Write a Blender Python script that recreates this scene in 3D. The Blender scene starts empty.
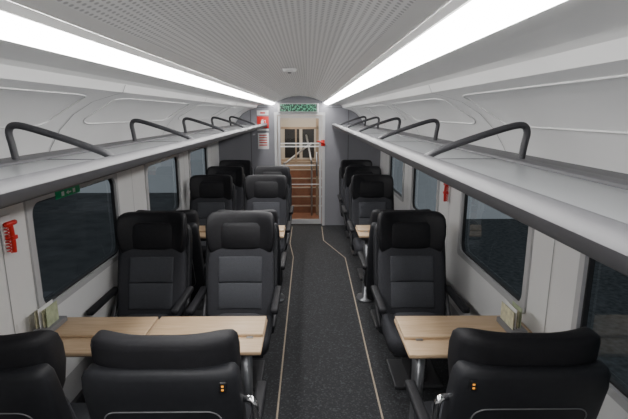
import bpy, bmesh, math, random
from mathutils import Vector, Matrix
random.seed(4)
C = bpy.context.scene.collection
XC = -0.135   # centre line of the car body
YE = 7.5     # end wall
YB = -1.3

# ------------------------------------------------------------ materials
def mat(name, col, rough=0.5, metal=0.0, noise=0.0, scale=40, bump=0.0, bscale=200, emit=None, estr=0, coat=0, spec=.5):
    m = bpy.data.materials.new(name); m.use_nodes = True
    nt = m.node_tree; b = nt.nodes["Principled BSDF"]
    b.inputs["Roughness"].default_value = rough
    b.inputs["Metallic"].default_value = metal
    b.inputs["Specular IOR Level"].default_value = spec
    if coat: b.inputs["Coat Weight"].default_value = coat
    tc = nt.nodes.new("ShaderNodeTexCoord")
    n = nt.nodes.new("ShaderNodeTexNoise"); n.inputs["Scale"].default_value = scale; n.inputs["Detail"].default_value = 4
    nt.links.new(tc.outputs["Object"], n.inputs["Vector"])
    r = nt.nodes.new("ShaderNodeValToRGB")
    r.color_ramp.elements[0].position = .3; r.color_ramp.elements[1].position = .7
    r.color_ramp.elements[0].color = [c*(1-noise) for c in col] + [1]
    r.color_ramp.elements[1].color = [min(1, c*(1+noise)) for c in col] + [1]
    nt.links.new(n.outputs["Fac"], r.inputs["Fac"]); nt.links.new(r.outputs["Color"], b.inputs["Base Color"])
    if bump:
        n2 = nt.nodes.new("ShaderNodeTexNoise"); n2.inputs["Scale"].default_value = bscale
        nt.links.new(tc.outputs["Object"], n2.inputs["Vector"])
        bp = nt.nodes.new("ShaderNodeBump"); bp.inputs["Strength"].default_value = bump; bp.inputs["Distance"].default_value = .004
        nt.links.new(n2.outputs["Fac"], bp.inputs["Height"]); nt.links.new(bp.outputs["Normal"], b.inputs["Normal"])
    if emit:
        b.inputs["Emission Color"].default_value = list(emit)+[1]; b.inputs["Emission Strength"].default_value = estr
    return m

M_wall = mat("wall_white_plastic", (.80,.80,.80), .45, noise=.02, scale=3)
M_ceil_smooth = mat("ceiling_smooth_white", (.80,.80,.79), .4, noise=.02, scale=3)
M_lower = mat("wall_lower_grey", (.42,.42,.43), .5, noise=.03)
M_part = mat("partition_grey", (.23,.23,.255), .4, noise=.03, scale=5)
M_light = mat("light_diffuser", (1,1,1), .5, emit=(1,.985,.965), estr=25)
M_fabric = mat("seat_fabric_dark", (.047,.048,.055), .95, noise=.25, scale=300, bump=.3, bscale=500, spec=.2)
M_insert = mat("seat_fabric_grey", (.078,.081,.092), .95, noise=.3, scale=350, bump=.4, bscale=600, spec=.2)
M_leather = mat("black_leather", (.015,.015,.018), .6, noise=.1, bump=.15, bscale=250, spec=.3)
M_shell = mat("seat_shell_plastic", (.019,.020,.024), .55, noise=.1, bump=.05, bscale=400, spec=.35)
M_black = mat("black_plastic", (.012,.012,.013), .35)
M_pipe = mat("piping_grey", (.20,.20,.21), .5)
M_base = mat("seat_base_metal", (.06,.06,.065), .5, metal=.4)
M_chrome = mat("chrome", (.75,.75,.77), .15, metal=1)
M_steel = mat("brushed_steel", (.36,.37,.39), .35, metal=.9)
M_rail = mat("rack_anodised_grey", (.085,.085,.092), .5, metal=.0, spec=.35)
M_bracket = mat("bracket_dark_grey", (.04,.04,.045), .45, metal=.2)
M_gasket = mat("window_gasket", (.02,.02,.022), .5)
M_frame = mat("window_frame_grey", (.48,.48,.49), .4)
M_rim = mat("cove_rim", (.66,.66,.66), .5)
M_red = mat("red_plastic", (.60,.02,.015), .35)
M_green = mat("green_sign", (.0,.34,.13), .4)
M_white = mat("white_print", (.8,.8,.8), .5)
M_paper = mat("leaflet_paper", (.62,.60,.42), .6, noise=.25, scale=30)
M_paper2 = mat("leaflet_paper_green", (.40,.45,.30), .6, noise=.25, scale=30)
M_stripe = mat("carpet_strip_beige", (.34,.28,.21), .7, noise=.1)
M_tan = mat("tan_laminate", (.38,.29,.21), .4, noise=.1, scale=8)
M_orange = mat("orange_brown", (.24,.11,.065), .45, noise=.15, scale=10)
M_cream = mat("cream_panel", (.56,.52,.46), .4)
M_warm = mat("warm_lamp", (1,.9,.7), .5, emit=(1,.90,.78), estr=10)
M_orled = mat("orange_indicator", (.8,.3,.02), .5, emit=(1,.4,.05), estr=.8)
M_shelf = mat("rack_shelf_glass", (.24,.25,.26), .3, noise=.03, scale=6)

def wood():
    m = bpy.data.materials.new("beech_wood"); m.use_nodes = True; nt = m.node_tree; b = nt.nodes["Principled BSDF"]
    tc = nt.nodes.new("ShaderNodeTexCoord"); mp = nt.nodes.new("ShaderNodeMapping")
    mp.inputs["Scale"].default_value = (2, 30, 30)
    n = nt.nodes.new("ShaderNodeTexNoise"); n.inputs["Scale"].default_value = 3; n.inputs["Detail"].default_value = 6
    r = nt.nodes.new("ShaderNodeValToRGB")
    r.color_ramp.elements[0].position=.3; r.color_ramp.elements[1].position=.72
    r.color_ramp.elements[0].color=(.48,.33,.20,1); r.color_ramp.elements[1].color=(.62,.46,.30,1)
    nt.links.new(tc.outputs["Object"], mp.inputs["Vector"]); nt.links.new(mp.outputs["Vector"], n.inputs["Vector"])
    nt.links.new(n.outputs["Fac"], r.inputs["Fac"]); nt.links.new(r.outputs["Color"], b.inputs["Base Color"])
    b.inputs["Roughness"].default_value=.42
    return m
M_wood = wood()

def carpet():
    m = bpy.data.materials.new("speckled_carpet"); m.use_nodes = True; nt = m.node_tree; b = nt.nodes["Principled BSDF"]
    tc = nt.nodes.new("ShaderNodeTexCoord"); v = nt.nodes.new("ShaderNodeTexVoronoi"); v.inputs["Scale"].default_value = 100
    r = nt.nodes.new("ShaderNodeValToRGB")
    r.color_ramp.elements[0].position=.0; r.color_ramp.elements[0].color=(.014,.015,.017,1)
    r.color_ramp.elements[1].position=1; r.color_ramp.elements[1].color=(.050,.053,.060,1)
    e = r.color_ramp.elements.new(.72); e.color=(.019,.020,.023,1)
    sp = nt.nodes.new("ShaderNodeSeparateColor")
    nt.links.new(tc.outputs["Object"], v.inputs["Vector"]); nt.links.new(v.outputs["Color"], sp.inputs["Color"])
    nt.links.new(sp.outputs["Red"], r.inputs["Fac"]); nt.links.new(r.outputs["Color"], b.inputs["Base Color"])
    bp = nt.nodes.new("ShaderNodeBump"); bp.inputs["Strength"].default_value=.5; bp.inputs["Distance"].default_value=.003
    nt.links.new(v.outputs["Distance"], bp.inputs["Height"]); nt.links.new(bp.outputs["Normal"], b.inputs["Normal"])
    b.inputs["Roughness"].default_value=.85
    return m
M_carpet = carpet()

def ribbed():
    m = bpy.data.materials.new("perforated_ceiling"); m.use_nodes = True; nt = m.node_tree; b = nt.nodes["Principled BSDF"]
    tc = nt.nodes.new("ShaderNodeTexCoord")
    fs = []
    for d, s in (("X", 20), ("Y", 15)):
        w = nt.nodes.new("ShaderNodeTexWave"); w.bands_direction = d; w.inputs["Scale"].default_value = s
        nt.links.new(tc.outputs["Object"], w.inputs["Vector"]); fs.append(w)
    mu = nt.nodes.new("ShaderNodeMath"); mu.operation="MULTIPLY"
    nt.links.new(fs[0].outputs["Fac"], mu.inputs[0]); nt.links.new(fs[1].outputs["Fac"], mu.inputs[1])
    r = nt.nodes.new("ShaderNodeValToRGB")
    r.color_ramp.elements[0].position=.25; r.color_ramp.elements[0].color=(.86,.86,.86,1)
    r.color_ramp.elements[1].position=.6; r.color_ramp.elements[1].color=(.50,.50,.51,1)
    nt.links.new(mu.outputs[0], r.inputs["Fac"]); nt.links.new(r.outputs["Color"], b.inputs["Base Color"])
    b.inputs["Roughness"].default_value=.5
    return m
M_rib = ribbed()

def glass(name, tint, ior=1.45):
    m = bpy.data.materials.new(name); m.use_nodes = True; nt = m.node_tree
    for n in list(nt.nodes): nt.nodes.remove(n)
    o = nt.nodes.new("ShaderNodeOutputMaterial"); mx = nt.nodes.new("ShaderNodeMixShader")
    f = nt.nodes.new("ShaderNodeFresnel"); f.inputs["IOR"].default_value=ior
    t = nt.nodes.new("ShaderNodeBsdfTransparent"); t.inputs["Color"].default_value=list(tint)+[1]
    g = nt.nodes.new("ShaderNodeBsdfGlossy"); g.inputs["Roughness"].default_value=.02; g.inputs["Color"].default_value=(.8,.85,.88,1)
    nt.links.new(f.outputs[0], mx.inputs[0]); nt.links.new(t.outputs[0], mx.inputs[1]); nt.links.new(g.outputs[0], mx.inputs[2])
    nt.links.new(mx.outputs[0], o.inputs[0])
    return m
M_glass = glass("tinted_window_glass", (.58,.61,.62), 1.6)
M_doorglass = glass("clear_door_glass", (.93,.93,.92))

def display():
    m = bpy.data.materials.new("led_display_face"); m.use_nodes=True; nt=m.node_tree; b=nt.nodes["Principled BSDF"]
    b.inputs["Base Color"].default_value=(.01,.015,.012,1); b.inputs["Roughness"].default_value=.3
    tc=nt.nodes.new("ShaderNodeTexCoord"); mp=nt.nodes.new("ShaderNodeMapping"); mp.inputs["Scale"].default_value=(60,1,34)
    n=nt.nodes.new("ShaderNodeTexNoise"); n.inputs["Scale"].default_value=1.0; n.inputs["Detail"].default_value=0
    r=nt.nodes.new("ShaderNodeValToRGB"); r.color_ramp.interpolation='CONSTANT'
    r.color_ramp.elements[0].color=(0,.03,.015,1); r.color_ramp.elements[1].position=.55; r.color_ramp.elements[1].color=(.15,.6,.35,1)
    nt.links.new(tc.outputs["Object"],mp.inputs[0]); nt.links.new(mp.outputs[0],n.inputs["Vector"]); nt.links.new(n.outputs["Fac"],r.inputs["Fac"])
    nt.links.new(r.outputs[0],b.inputs["Emission Color"]); b.inputs["Emission Strength"].default_value=.7
    return m
M_disp = display()

# ------------------------------------------------------------ mesh helpers
def mk(name, verts, faces, m, parent=None, smooth=False, mids=None, recalc=True):
    me = bpy.data.meshes.new(name); me.from_pydata([tuple(v) for v in verts], [], faces)
    ms = m if isinstance(m, (list, tuple)) else [m]
    for x in ms: me.materials.append(x)
    if mids:
        for p, i in zip(me.polygons, mids): p.material_index = i
    if recalc:
        bm = bmesh.new(); bm.from_mesh(me); bmesh.ops.recalc_face_normals(bm, faces=bm.faces); bm.to_mesh(me); bm.free()
    if smooth:
        for p in me.polygons: p.use_smooth = True
    o = bpy.data.objects.new(name, me); C.objects.link(o)
    if parent: o.parent = parent
    return o

def top(o, label, cat, group=None):
    o["label"] = label; o["category"] = cat
    if group: o["group"] = group
    return o
def struct(o, label=None, cat="room part"):
    o["kind"] = "structure"
    o["label"] = label or "part of the carriage interior shell"
    o["category"] = cat
    return o
def empty(name, loc=(0,0,0), rz=0):
    e = bpy.data.objects.new(name, None); e.empty_display_size=.1; e.location=loc; e.rotation_euler=(0,0,rz); C.objects.link(e); return e

def box(name, lo, hi, m, parent=None, bev=0.0, seg=3):
    bm = bmesh.new(); bmesh.ops.create_cube(bm, size=1)
    for v in bm.verts:
        v.co = Vector([lo[i] + (v.co[i]+.5)*(hi[i]-lo[i]) for i in range(3)])
    if bev: bmesh.ops.bevel(bm, geom=bm.edges[:], offset=bev, segments=seg, profile=.5, affect='EDGES')
    me = bpy.data.meshes.new(name); bm.to_mesh(me); bm.free(); me.materials.append(m)
    if bev:
        for p in me.polygons: p.use_smooth = True
        me.set_sharp_from_angle(angle=math.radians(50))
    o = bpy.data.objects.new(name, me); C.objects.link(o)
    if parent: o.parent = parent
    return o

def boxes(name, lst, m, parent=None):
    V=[];F=[]
    for lo,hi in lst:
        b=len(V)
        for z in (lo[2],hi[2]):
            V += [(lo[0],lo[1],z),(hi[0],lo[1],z),(hi[0],hi[1],z),(lo[0],hi[1],z)]
        F += [(b,b+3,b+2,b+1),(b+4,b+5,b+6,b+7)]+[(b+i,b+(i+1)%4,b+4+(i+1)%4,b+4+i) for i in range(4)]
    return mk(name,V,F,m,parent)

def sring(z, hw, y, ht, wing=0, e=4.0, n=36, cx=0):
    out=[]
    for i in range(n):
        a=2*math.pi*(i+.5)/n; c=math.cos(a); s=math.sin(a)
        sx=math.copysign(abs(c)**(2/e),c); sy=math.copysign(abs(s)**(2/e),s)
        out.append((cx+hw*sx, y+ht*sy - wing*abs(sx)**2.6*(1-.55*sy)/1.55, z))
    return out
def loft(name, rings, m, parent=None):
    n=len(rings[0]); V=[p for r in rings for p in r]; F=[]
    for k in range(len(rings)-1):
        for i in range(n):
            F.append((k*n+i,k*n+(i+1)%n,(k+1)*n+(i+1)%n,(k+1)*n+i))
    F.append(tuple(range(n))); F.append(tuple(range((len(rings)-1)*n,len(rings)*n)))
    return mk(name,V,F,m,parent,smooth=True)

def smoothpath(pts, sub=6, closed=False):
    P=[Vector(p) for p in pts]; n=len(P); out=[]
    rng = n if closed else n-1
    for i in range(rng):
        if closed: a,b,c,d=P[(i-1)%n],P[i],P[(i+1)%n],P[(i+2)%n]
        else: a,b,c,d=P[max(i-1,0)],P[i],P[i+1],P[min(i+2,n-1)]
        for k in range(sub):
            t=k/sub
            out.append(.5*((2*b)+(c-a)*t+(2*a-5*b+4*c-d)*t*t+(-a+3*b-3*c+d)*t**3))
    if not closed: out.append(P[-1])
    return out
def tube(name, pts, r, m, parent=None, closed=False, seg=10, flat=1.0):
    P=[Vector(p) for p in pts]; n=len(P); V=[];F=[]; prev=None
    for i in range(n):
        if closed: t=(P[(i+1)%n]-P[(i-1)%n])
        else: t=P[min(i+1,n-1)]-P[max(i-1,0)]
        t.normalize()
        if prev is None:
            u=t.orthogonal().normalized()
            if abs(t.y)<.5: u=Vector((0,1,0)); u=(u-t*u.dot(t)).normalized()
        else: u=(prev-t*prev.dot(t)).normalized()
        prev=u; w=t.cross(u)
        for k in range(seg):
            a=2*math.pi*k/seg; V.append(P[i]+r*(math.cos(a)*u*flat+math.sin(a)*w))
    for i in range(n if closed else n-1):
        j=(i+1)%n
        for k in range(seg): F.append((i*seg+k,i*seg+(k+1)%seg,j*seg+(k+1)%seg,j*seg+k))
    if not closed: F += [tuple(range(seg)),tuple(range((n-1)*seg,n*seg))]
    return mk(name,V,F,m,parent,smooth=True)

def rrect(w,h,r,n=6):
    pts=[]
    for cx,cy,a0 in ((w/2-r,h/2-r,0),(-w/2+r,h/2-r,90),(-w/2+r,-h/2+r,180),(w/2-r,-h/2+r,270)):
        for k in range(n+1):
            a=math.radians(a0+90*k/n); pts.append((cx+r*math.cos(a),cy+r*math.sin(a)))
    return pts

def copy_tree(root, loc, rz, label=None):
    n=root.copy(); C.objects.link(n); n.location=loc; n.rotation_euler=(0,0,rz)
    def rec(a,b):
        for ch in [c for c in bpy.data.objects if c.parent==a]:
            k=ch.copy(); C.objects.link(k); k.parent=b; rec(ch,k)
    rec(root,n)
    if label: n["label"]=label
    return n

# ------------------------------------------------------------ shell
WINS=[(.75,1.85),(2.33,3.42),(4.08,5.12),(5.6,6.6)]
WW=1.34; ZS,ZT=.80,1.42
prof=[(1.34,0),(1.34,.30),(1.34,ZS),(1.34,ZT),(1.315,1.51),(1.23,1.585),(1.08,1.66),(1.05,1.72),(1.0,1.80),(.93,1.87),(.84,1.925),(.74,1.955),(.70,1.965),(.685,2.0)]
def extr(name, pr, ys, side, skip=None, mats=None, mid=None):
    V=[];F=[];MI=[]
    for y in ys:
        for w,z in pr: V.append((XC+side*w,y,z))
    n=len(pr)
    for j in range(len(ys)-1):
        for i in range(n-1):
            if skip and skip(i,j): continue
            F.append((j*n+i,j*n+i+1,(j+1)*n+i+1,(j+1)*n+i)); MI.append(mid(i) if mid else 0)
    o=mk(name,V,F,mats,smooth=True,mids=MI); o.data.set_sharp_from_angle(angle=math.radians(35)); return o
ys=[YB]+[v for w in WINS for v in w]+[YE]
for side,nm in ((-1,"left"),(1,"right")):
    o=extr("wall_"+nm, prof, ys, side, skip=lambda i,j: i==2 and j%2==1, mats=[M_wall,M_lower], mid=lambda i: 1 if i==0 else 0)
    struct(o,"white plastic side wall with window openings and curved upper panel","wall")

cp=[(0,2.15),(.12,2.142),(.24,2.115),(.335,2.075)]
V=[];F=[]
full=[(-w,z) for w,z in reversed(cp)]+cp[1:]
rt=[(.375,2.060),(.390,2.064),(.478,2.054),(.485,2.018),(.55,2.018),(.66,2.012),(.685,2.0)]
allp=[(-w,z) for w,z in reversed(rt)]+full+rt
n=len(allp)
for y in (YB,YE):
    for w,z in allp: V.append((XC+w,y,z))
MI=[]
for i in range(n-1):
    F.append((i,i+1,n+i+1,n+i)); MI.append(1 if abs(allp[i][0])<.34 and abs(allp[i+1][0])<.34 else 0)
o=mk("ceiling",V,F,[M_ceil_smooth,M_rib],mids=MI); struct(o,"white ceiling with finely perforated centre panel","ceiling")

o=boxes("floor",[((XC-1.36,YB,-.05),(XC+1.36,YE+.1,0))],M_carpet); struct(o,"dark speckled carpet floor","floor")
def strip(pts,w=.012):
    V=[];F=[]
    for i,(x,y) in enumerate(pts): V += [(x-w/2,y,.002),(x+w/2,y,.002)]
    F=[(2*i,2*i+1,2*i+3,2*i+2) for i in range(len(pts)-1)]
    return mk("trim_1",V,F,M_stripe)
s=strip([(-.20,-.5),(-.20,5.75),(-.27,6.4),(-.27,7.4)]); struct(s,"thin beige edging strip along the aisle carpet","floor trim")
s=strip([(.455,-.5),(.465,3),(.49,5.7),(.23,6.55),(.23,7.4)]); s.name="trim_2"; struct(s,"thin beige edging strip along the aisle carpet","floor trim")

DX0,DX1,DZ=XC-.37,XC+.37,1.86
o=boxes("wall_far",[((XC-1.36,YE,0),(DX0-.04,YE+.06,2.16)),((DX1+.04,YE,0),(XC+1.36,YE+.06,2.16)),((DX0-.04,YE,DZ+.03),(DX1+.04,YE+.06,2.16))],M_part)
struct(o,"grey laminate end partition","wall")
o=boxes("wall_back",[((XC-1.36,YB-.05,0),(XC+1.36,YB,2.16))],M_wall); struct(o,"white partition closing the saloon","wall")
tn=3
def trim(o,label="trim of the carriage shell"):
    global tn
    o.name="trim_%d"%tn; tn+=1; struct(o,label,"trim"); return o
# joints of the tall cabinet panels either side of the end door
for x in (XC-.80,XC+.80):
    trim(box("t",(x-.004,YE-.004,.05),(x+.004,YE+.001,1.98),M_base),"vertical joint in the grey end cabinet")
for x0,x1 in ((XC-1.3,DX0-.05),(DX1+.05,XC+1.3)):
    trim(box("t",(x0,YE-.004,1.965),(x1,YE+.001,1.972),M_base),"horizontal joint in the grey end cabinet")
for side,nm in ((-1,"left"),(1,"right")):
    x0=XC+side*1.34; x1=XC+side*1.315
    o=box("baseboard_"+nm,(min(x0,x1),YB,0),(max(x0,x1),YE,.12),M_base,bev=.004); struct(o,"dark skirting at the side wall","baseboard")
for side in (-1,1):
    for yy in (.3,2.1,3.75,5.36,6.9):
        V=[];F=[]
        pr=prof[6:]
        for w,z in pr:
            for dy in (-.003,.003): V.append((XC+side*(w-.003),yy+dy,z-.002))
        F=[(2*i,2*i+1,2*i+3,2*i+2) for i in range(len(pr)-1)]
        trim(mk("t",V,F,M_pipe),"narrow panel joint in the curved white cove")
        V=[(XC+side*1.337,yy-.002,.12),(XC+side*1.337,yy+.002,.12),(XC+side*1.337,yy+.002,1.42),(XC+side*1.337,yy-.002,1.42)]
        trim(mk("t",V,[(0,1,2,3)],M_pipe),"narrow vertical panel joint between windows")
def covepoint(side,t):
    seg=[(1.0,1.80),(.93,1.87),(.84,1.925),(.74,1.955)]
    f=t*(len(seg)-1); i=min(int(f),len(seg)-2); f-=i
    w=seg[i][0]*(1-f)+seg[i+1][0]*f; z=seg[i][1]*(1-f)+seg[i+1][1]*f
    return (XC+side*w, z)
for side in (-1,1):
    for y0,y1 in ((.5,1.95),(2.25,3.6),(3.9,5.2),(5.5,6.75)):
        pts=[]
        for a,b in rrect(y1-y0,.8,.12):
            x,z=covepoint(side,b+.5)
            pts.append((x-side*.001,(y0+y1)/2+a,z-.001))
        trim(tube("t",pts,.0035,M_rim,closed=True,seg=6),"raised rounded outline of a ventilation panel in the cove")

wi=1
for side in (-1,1):
    for (a,b) in WINS:
        yc=(a+b)/2; L=b-a; H=ZT-ZS; zc=(ZS+ZT)/2; X=XC+side*WW
        o1=rrect(L+.05,H+.05,.03); i1=rrect(L-.03,H-.03,.07); i2=rrect(L-.05,H-.05,.065)
        loops=[(o1,0),(o1,-.012),(i1,-.014),(i1,.03)]
        V=[];F=[];n=len(o1)
        for lp,dx in loops:
            for p,q in lp: V.append((X+side*dx,yc+p,zc+q))
        for k in range(len(loops)-1):
            for i in range(n): F.append((k*n+i,k*n+(i+1)%n,(k+1)*n+(i+1)%n,(k+1)*n+i))
        w=mk("window_%d"%wi,V,F,M_frame); wi+=1
        struct(w,"side window with rounded grey frame and dark tinted glass","window")
        V=[];F=[]
        loops=[(i1,.004),(i2,.004),(i2,.026)]
        for lp,dx in loops:
            for p,q in lp: V.append((X+side*dx,yc+p,zc+q))
        for k in range(2):
            for i in range(n): F.append((k*n+i,k*n+(i+1)%n,(k+1)*n+(i+1)%n,(k+1)*n+i))
        mk("gasket",V,F,M_gasket,w)
        f=tuple(range(n)) if side<0 else tuple(reversed(range(n)))
        mk("glass_pane",[(X+side*.024,yc+p,zc+q) for p,q in i1],[f],M_glass,w,recalc=False)

# ------------------------------------------------------------ ceiling lights
for side in (-1,1):
    e=empty("ceiling_light",(XC+side*.4325,(YB+YE)/2,2.03)); top(e,"continuous glowing white light strip recessed in the ceiling","ceiling light","ceiling light strips")
    hy=(YE-YB)/2-.02
    pr=[(-.040,.026),(-.038,.008),(-.024,-.006),(0,-.016),(.026,-.021),(.041,-.018),(.045,-.008)]
    V=[];n=len(pr)
    for y in (-hy,hy):
        for w,z in pr: V.append((side*w,y,z+.003))
    mk("diffuser",V,[(i,i+1,n+i+1,n+i) for i in range(n-1)],M_light,e,smooth=True)
    for w in (-.045,.049):
        box("edge_profile",(side*w-.003,-hy,-.012 if w>0 else .012),(side*w+.003,hy,.0 if w>0 else .032),M_ceil_smooth,e)

e=empty("smoke_detector",(XC+.02,2.95,2.149)); top(e,"small round white smoke detector on the ceiling","smoke detector")
loft("detector_body",[sring(-.024,.030,0,.030,e=2),sring(-.018,.042,0,.042,e=2),sring(-.001,.046,0,.046,e=2)],M_white,e)
loft("sensor_cap",[sring(-.030,.010,0,.010,e=2),sring(-.023,.013,0,.013,e=2)],M_pipe,e)

# ------------------------------------------------------------ luggage racks
BY=(.48,1.62,2.75,3.9,5.05,6.2)
for side in (-1,1):
    e=empty("luggage_rack",(XC,0,0)); top(e,"overhead luggage rack with grey metal rails, pale shelf and looped brackets","luggage rack","overhead racks")
    def bx(n_,w0,w1,z0,z1,m,bev=0):
        a,b=sorted((side*w0,side*w1)); return box(n_,(a,YB+.02,z0),(b,YE-.02,z1),m,e,bev=bev)
    bx("shelf",.585,.865,1.690,1.700,M_shelf)
    bx("wall_shelf",.915,1.062,1.678,1.700,M_rail,.003)
    bx("rear_rail",.86,.92,1.684,1.712,M_rail,.008)
    pr=[(.592,1.706),(.580,1.720),(.560,1.725),(.535,1.720),(.520,1.702),(.526,1.676),(.552,1.662),(.600,1.672)]
    V=[];n=len(pr)
    for y in (YB+.02,YE-.02):
        for w,z in pr: V.append((side*w,y,z))
    F=[(i,(i+1)%n,n+(i+1)%n,n+i) for i in range(n)]+[tuple(range(n)),tuple(range(n,2*n))]
    fr=mk("front_rail",V,F,M_rail,e,smooth=True); fr.data.set_sharp_from_angle(angle=math.radians(50))
    for yy in BY:
        pts=[(.560,1.715),(.60,1.738),(.70,1.775),(.80,1.808),(.870,1.828),(.905,1.828),(.918,1.805),(.912,1.76),(.905,1.70)]
        tube("bracket",smoothpath([(side*w,yy,z) for w,z in pts],4),.0125,M_bracket,e,seg=10)
    for yy in BY:
        box("shelf_joint",(min(side*.585,side*.865),yy+.1,1.7005),(max(side*.585,side*.865),yy+.106,1.702),M_rail,e)

# ------------------------------------------------------------ seats
def yb(z): return -.135+(z-.42)*.30
def build_seat():
    e=empty("passenger_seat"); 
    top(e,"dark grey first-class seat with black leather headrest","seat","passenger seats")
    R=[]
    for z,hw,ht in ((.385,.21,.03),(.40,.232,.048),(.45,.243,.058),(.60,.247,.058),(.75,.247,.055),(.86,.243,.052),(.92,.232,.048),(.945,.21,.035)):
        R.append(sring(z,hw,yb(z),ht,wing=.03,e=4.5))
    loft("backrest",R,M_fabric,e)
    for z0,z1 in ((.50,.685),(.692,.875)):
        R=[]
        for t,s in ((0,.7),(.04,.95),(.5,1),(.96,.95),(1,.7)):
            z=z0+(z1-z0)*t; R.append(sring(z,.160*(.97+.03*s),yb(z)-.050,.017*s,wing=.012,e=5))
        loft("backrest_insert",R,M_insert,e)
    R=[]
    for z,hw,ht,wg in ((.875,.19,.03,.02),(.885,.222,.042,.05),(.95,.240,.046,.085),(1.04,.250,.045,.11),(1.11,.251,.043,.115),(1.16,.247,.040,.105),(1.183,.238,.035,.085),(1.195,.222,.026,.065),(1.20,.20,.014,.05)):
        R.append(sring(z,hw,.025+(z-.88)*.16,ht,wing=wg,e=4.5,n=48))
    loft("headrest",R,M_leather,e)
    R=[]
    for z,hw,ht in ((.925,.13,.012),(.94,.155,.022),(1.03,.16,.028),(1.10,.155,.026),(1.125,.13,.012)):
        R.append(sring(z,hw,-.018+(z-.93)*.16,ht,e=3.5))
    loft("headrest_pillow",R,M_leather,e)
    R=[]
    for z,hw,ht in ((.335,.215,.215),(.35,.235,.232),(.41,.243,.24),(.445,.238,.235),(.46,.215,.215)):
        R.append(sring(z,hw,-.36,ht,e=6))
    loft("seat_cushion",R,M_fabric,e)
    R=[]
    for z,hw,ht in ((.45,.16,.19),(.472,.158,.188),(.480,.14,.17)):
        R.append(sring(z,hw,-.38,ht,e=6))
    loft("seat_insert",R,M_insert,e)
    R=[]
    for z,hw,ht in ((.28,.22,.012),(.30,.245,.022),(.45,.262,.030),(.65,.268,.032),(.85,.270,.032),(1.0,.268,.030),(1.06,.262,.026),(1.085,.25,.020),(1.095,.23,.01)):
        R.append(sring(z,hw,yb(z)+.062-max(0,z-.95)*.12,ht,wing=.06,e=6,n=48))
    sh=loft("back_shell",R,M_shell,e)
    pts=[]
    for a,b in rrect(.40,.46,.05):
        z=.70+b; w_=.06*abs(a/.27)**2.6*.45/1.55
        pts.append((a,yb(z)+.094-w_,z))
    tube("piping",pts,.0025,M_pipe,sh,closed=True,seg=6)
    for s in (-1,1):
        pad=box("armrest",(s*.275-.026,-.50,.605),(s*.275+.026,-.07,.645),M_leather,e,bev=.014)
        tube("armrest_support",smoothpath([(s*.262,-.09,.62),(s*.262,-.12,.55),(s*.258,-.20,.46),(s*.245,-.24,.38)],4),.016,M_base,pad,seg=8)
    bs=boxes("seat_base",[((-.20,-.52,.29),(.20,-.12,.34)),((-.06,-.42,.03),(.06,-.14,.30)),((-.17,-.46,0),(.17,-.10,.03))],M_base,e)
    bv=bs.modifiers.new("b",'BEVEL'); bv.width=.01; bv.segments=2
    return e
seat=build_seat()
WX,AX,RX=-1.15,-.50,.765
first=True
def place(x,y,rot,label,sz=.96,handle=None):
    global first
    if first:
        s=seat; s.location=(x,y,0); s.rotation_euler=(0,0,rot); s["label"]=label; first=False
    else: s=copy_tree(seat,(x,y,0),rot,label)
    s.scale=(1,1,sz)
    return s
LF="dark grey seat facing the table, black winged leather headrest"
LB="back of a dark seat with black shell beside the table"
for x in (WX,AX,RX): place(x,3.24,0,LF)
for x in (WX,AX,RX): place(x,3.58,math.pi,"dark seat standing back to back with the next row",.93)
for x in (WX,AX,RX): place(x,5.32,0,"dark grey seat facing the second table")
for x in (WX,AX,RX): place(x,6.24,0,"dark grey seat in the row behind the second table bay")
for x in (WX,RX): place(x,7.12,0,"dark grey seat against the end partition")
for x,hs in ((WX+.01,0),(AX+.00,1),(RX+.0,-1)):
    s=place(x,1.46,math.pi,LB,.95)
    if hs:
        loc=-hs
        h=tube("grab_handle",smoothpath([(loc*.262,.035,.93),(loc*.30,.05,.935),(loc*.312,.052,.90),(loc*.310,.03,.78),(loc*.305,.0,.66),(loc*.285,-.01,.645),(loc*.262,-.02,.65)],5),.013,M_chrome,s,seg=10)
        h["label"]="chrome grab handle"
        p=box("seat_number_plate",(loc*.215-.012,.100,1.015),(loc*.215+.012,.124,1.055),M_black,s,bev=.003)
        for k in range(2): box("indicator_light",(loc*.215-.004,.1235,1.024+k*.014),(loc*.215+.004,.1255,1.030+k*.014),M_orled,p)

# ------------------------------------------------------------ tables
def table(xa,xw,y0,y1,label):
    e=empty("folding_table",((xa+xw)/2,(y0+y1)/2,0)); top(e,label,"table","bay tables")
    cx,cy=(xa+xw)/2,(y0+y1)/2
    xa-=cx; xw-=cx; y0-=cy; y1-=cy
    lo,hi=sorted((xa,xw)); z=.70
    parts=[(lo,hi)] if hi-lo<.9 else [(lo,(lo+hi)/2-.004),((lo+hi)/2+.004,hi)]
    for a,b in parts:
        box("table_top",(a,y0,z),(b,y1,z+.022),M_wood,e,bev=.006)
        l=box("folding_leaf",(a+.004,y0+.15,z+.0225),(b-.004,y1-.004,z+.040),M_wood,e,bev=.005)
        for q in (.12,.88):
            xx=a+(b-a)*q; box("hinge",(xx-.018,y0+.135,z+.022),(xx+.018,y0+.152,z+.028),M_steel,l,bev=.002)
    box("apron",(lo+.03,y0+.08,z-.05),(hi-.03,y1-.08,z),M_base,e,bev=.008)
    s=1 if xa>xw else -1
    lx=xa-s*.10
    R=[sring(.0,.09,0,.11,e=3,cx=lx),sring(.02,.085,0,.105,e=3,cx=lx),sring(.03,.035,0,.06,e=3,cx=lx),sring(.35,.026,0,.045,e=3,cx=lx),sring(z-.05,.03,0,.06,e=3,cx=lx)]
    loft("table_leg",R,M_steel,e)
    x0,x1=sorted((xw,xw-s*.04))
    box("wall_mount",(x0,-.10,z-.12),(x1,.10,z-.0),M_base,e,bev=.006)
    return e
table(-.235,-1.46,2.03,2.40,"long beech-topped folding table with steel leg between facing seat pairs")
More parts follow.
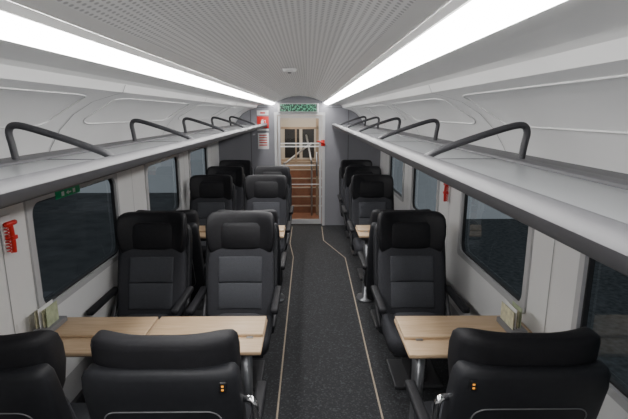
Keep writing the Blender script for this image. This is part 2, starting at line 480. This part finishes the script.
table(.49,1.19,1.99,2.39,"short beech-topped folding table with steel leg between single seats")
table(-.235,-1.46,4.18,4.54,"long beech-topped folding table in the second bay")
table(.49,1.19,4.18,4.54,"short beech-topped folding table in the second bay")

for x,y,s in ((-1.39,2.26,-1),(1.09,2.22,1)):
    e=empty("leaflet_holder",(x,y,.7405)); top(e,"small table holder with cream and green leaflets by the window","leaflet holder","leaflet holders")
    box("holder_tray",(-.045,-.09,0),(.045,.09,.03),M_pipe,e,bev=.004)
    for k in range(4):
        box("leaflet",(-.03+k*.016,-.075+.006*k,.02),(-.027+k*.016,.075-.008*k,.125+.012*(k%2)),[M_paper,M_white,M_paper,M_paper2][k],e)

# ------------------------------------------------------------ emergency hammers
def hammer(x,y,z,side,label):
    e=empty("emergency_hammer",(x,y,z)); top(e,label,"emergency hammer","emergency hammers")
    s=-side
    box("mount_plate",(min(0,s*.008),-.035,-.085),(max(0,s*.008),.035,.10),M_white,e,bev=.003)
    tube("hammer_handle",smoothpath([(s*.03,.0,-.085),(s*.032,0,-.03),(s*.03,0,.03),(s*.028,0,.055)],4),.011,M_red,e,seg=10)
    tube("hammer_head",[(s*.028,-.035,.06),(s*.028,-.02,.06),(s*.028,.02,.06),(s*.028,.035,.06)],.013,M_red,e)
    box("bracket_clip",(min(s*.006,s*.045),-.02,-.02),(max(s*.006,s*.045),.02,.0),M_red,e,bev=.003)
    pts=[]
    for k in range(60):
        a=k*.9; pts.append((s*.025+.010*math.cos(a), -.028+.008*math.sin(a), -.08+.0022*k))
    tube("security_cord",pts,.003,M_red,e,seg=6)
hammer(XC-1.338,2.14,1.29,-1,"red emergency hammer with coiled cord on white wall pillar")
hammer(XC+1.338,3.78,1.22,1,"red emergency hammer on white pillar between windows")

def gsign(y,side):
    e=empty("emergency_exit_sign",(XC+side*1.3275,y,1.405)); top(e,"small green emergency exit sticker above the window","exit sign","exit stickers")
    s=-side
    box("sign_plate",(min(0,s*.004),-.14,-.022),(max(0,s*.004),.14,.025),M_green,e,bev=.001)
    X=s*.0055
    def flat(nm,pts): mk(nm,[(X,p,q) for p,q in pts],[tuple(range(len(pts)))],M_white,e)
    flat("door_symbol",[(.05,-.012),(.08,-.012),(.08,.014),(.05,.014)])
    flat("arrow_symbol",[(.03,-.004),(.0,-.004),(.0,-.012),(-.03,0),(.0,.014),(.0,.004),(.03,.004)])
    flat("window_symbol",[(-.08,-.012),(-.05,-.012),(-.05,.014),(-.08,.014)])
gsign(2.72,-1)

# ------------------------------------------------------------ end door & vestibule
o=boxes("trim_50",[((DX0-.045,YE-.015,0),(DX0,YE+.07,DZ+.035)),((DX1,YE-.015,0),(DX1+.045,YE+.07,DZ+.035)),((DX0,YE-.015,DZ-.01),(DX1,YE+.07,DZ+.035))],M_frame)
struct(o,"light grey door surround","door frame")
d=boxes("door_1",[((DX0+.01,YE+.02,.02),(DX0+.05,YE+.05,DZ-.02)),((DX1-.05,YE+.02,.02),(DX1-.01,YE+.05,DZ-.02)),((DX0+.05,YE+.02,DZ-.06),(DX1-.05,YE+.05,DZ-.02)),((DX0+.05,YE+.02,.02),(DX1-.05,YE+.05,.10))],M_frame)
struct(d,"glazed sliding end door with slim grey frame","door")
mk("glass_pane",[(DX0+.05,YE+.035,.10),(DX1-.05,YE+.035,.10),(DX1-.05,YE+.035,DZ-.06),(DX0+.05,YE+.035,DZ-.06)],[(0,1,2,3)],M_doorglass,d,recalc=False)
boxes("frosted_band",[((DX0+.05,YE+.030,z),(DX1-.05,YE+.0335,z+h)) for z,h in ((1.02,.015),(1.33,.02),(1.38,.02),(.70,.012))],M_white,d)
tube("door_handle",[(DX1-.09,YE+.0,.85),(DX1-.09,YE+.0,1.25)],.012,M_steel,d)
e=empty("door_release_handle",(DX1+.01,YE-.0,1.40)); top(e,"red emergency release handle beside the door","emergency handle")
box("handle_plate",(-.03,-.032,-.05),(.03,-.012,.05),M_red,e,bev=.003)
tube("handle_bar",smoothpath([(-.09,-.03,.03),(-.04,-.05,.02),(.01,-.05,.0),(.03,-.03,-.03)],4),.012,M_red,e)

e=empty("information_display",(XC-.02,YE-.02,1.965)); top(e,"dark information display with green lit text over the door","information display")
box("display_housing",(-.33,-.06,-.075),(.33,.018,.075),M_frame,e,bev=.01)
box("display_screen",(-.30,-.066,-.058),(.30,-.058,.058),M_disp,e)

def plate(x,z,w,h,m,label,sym=None):
    e=empty("safety_sign",(x,YE-.001,z)); top(e,label,"safety sign","signs by the end door")
    box("sign_plate",(-w/2,-.008,-h/2),(w/2,0,h/2),m,e,bev=.002)
    if sym=="ext":
        boxes("extinguisher_symbol",[((-.03,-.011,-.05),(.015,-.009,.025)),((-.018,-.011,.028),(.006,-.009,.045)),((.015,-.011,.025),(.045,-.009,.035)),((.036,-.011,-.015),(.045,-.009,.025))],M_white,e)
    if sym=="bar":
        boxes("text_lines",[((-w*.36,-.011,h*.34-k*.04),(w*.36,-.009,h*.34-k*.04+.016)) for k in range(5)],M_red,e)
    if sym=="ring":
        boxes("prohibition_symbol",[((-.04,-.011,-.012),(.04,-.009,.012))],M_red,e)
SX=XC-.60
plate(SX,1.885,.19,.075,M_white,"small white notice with red print","ring")
plate(SX,1.735,.19,.19,M_red,"red fire extinguisher sign with white symbol","ext")
plate(SX,1.615,.19,.03,M_white,"narrow white notice strip")
plate(SX,1.43,.18,.26,M_white,"white notice with red printed lines","bar")

VE=9.4
o=boxes("floor.001",[((DX0-.5,YE+.1,-.05),(DX1+.5,VE,0))],M_orange); struct(o,"orange-brown vestibule floor","floor")
o=boxes("ceiling.001",[((DX0-.5,YE+.07,2.05),(DX1+.5,VE,2.1))],M_cream); struct(o,"cream vestibule ceiling","ceiling")
o=boxes("wall_vestibule",[((DX0-.5,YE+.07,0),(DX0-.45,VE,2.05)),((DX1+.45,YE+.07,0),(DX1+.5,VE,2.05)),((DX0-.45,VE-.05,0),(DX1+.45,VE,2.05))],M_cream)
struct(o,"cream and tan vestibule walls","wall")
o=boxes("trim_51",[((DX0-.45,VE-.07,0),(DX1+.45,VE-.05,.95)),((XC+.28,8.3,0),(XC+.33,8.36,2.05)),((XC-.42,8.3,0),(XC-.36,8.36,2.05)),((XC-.42,8.3,1.60),(XC+.33,8.36,1.64)),((XC-.42,8.3,.98),(XC+.33,8.36,1.01)),((XC-.10,8.31,1.01),(XC-.07,8.35,1.60))],M_tan); struct(o,"tan laminate framing in the vestibule","trim")
o=boxes("trim_52",[((DX0-.3,8.5+.12*k,.0),(DX1+.3,8.62+.12*k,.14+.16*k)) for k in range(5)],M_orange); struct(o,"orange-brown stair treads in the vestibule","stairs")
o=boxes("trim_53",[((DX0-.3,8.495+.12*k,.125+.16*k),(DX1+.3,8.505+.12*k,.145+.16*k)) for k in range(5)],M_cream); struct(o,"pale stair nosings","stairs")
o=boxes("window_20",[((XC-.34,VE-.06,.98),(XC-.04,VE-.045,1.60)),((XC+.02,VE-.06,.98),(XC+.26,VE-.045,1.60))],M_black); struct(o,"dark windows in the vestibule","window")
e=empty("handrail",(0,0,0)); top(e,"steel handrails in the vestibule","handrail")
tube("rail_tube",smoothpath([(XC-.30,8.25,0),(XC-.30,8.25,.9),(XC-.25,8.3,1.0),(XC+.2,9.0,1.3)],5),.018,M_steel,e)
tube("rail_tube",smoothpath([(XC+.20,8.25,0),(XC+.20,8.25,.9),(XC+.18,8.3,1.1),(XC+.1,9.2,1.45)],5),.018,M_steel,e)
e=empty("vestibule_lamp",(XC,8.4,2.048)); top(e,"warm ceiling lamp in the vestibule","ceiling light")
box("lamp_panel",(-.3,-.5,-.02),(.3,.5,0),M_warm,e,bev=.004)

# ------------------------------------------------------------ exterior at dusk
M_plat=mat("platform_concrete",(.12,.125,.13),.8,noise=.3,scale=2)
M_ball=mat("track_ballast",(.11,.12,.125),.9,noise=.45,scale=9,bump=.6,bscale=30)
o=boxes("platform_ground",[((-9,-6,-1.6),(-2.1,16,-.9))],M_plat); struct(o,"grey concrete station platform outside the windows","platform")
o=boxes("track_bed_ground",[((1.8,-6,-2.1),(12,16,-1.9))],M_ball); struct(o,"grey ballast track bed outside the windows","ground")
M_col=mat("column_paint",(.22,.23,.25),.5)
for y in (2.6,4.5,6.5,10.5):
    e=empty("platform_column",(-4.2,y,-.9)); top(e,"grey steel platform canopy column","column","platform columns")
    boxes("column_shaft",[((-.10,-.10,.0),(.10,-.08,4)),((-.10,.08,0),(.10,.10,4)),((-.01,-.08,0),(.01,.08,4))],M_col,e)
    boxes("column_foot",[((-.2,-.2,0),(.2,.2,.04))],M_col,e)
o=boxes("station_building_wall",[((-9.5,-6,-.9),(-9.1,16,4))],M_plat); struct(o,"dark station building wall beyond the platform","building")
o=boxes("retaining_wall",[((12,-6,-2.1),(12.4,40,2.2))],M_plat); struct(o,"dark grey retaining wall beyond the tracks","wall")

w=bpy.data.worlds.new("W"); bpy.context.scene.world=w; w.use_nodes=True
bg=w.node_tree.nodes["Background"]; bg.inputs[0].default_value=(.29,.32,.35,1); bg.inputs[1].default_value=.9

cam=bpy.data.cameras.new("camera"); co=bpy.data.objects.new("camera",cam); C.objects.link(co)
co.location=(0,0,1.87); co.rotation_euler=(math.radians(90-12.0),0,math.radians(-.76)); cam.lens=25.8; cam.sensor_width=36; cam.clip_start=.05
bpy.context.scene.camera=co
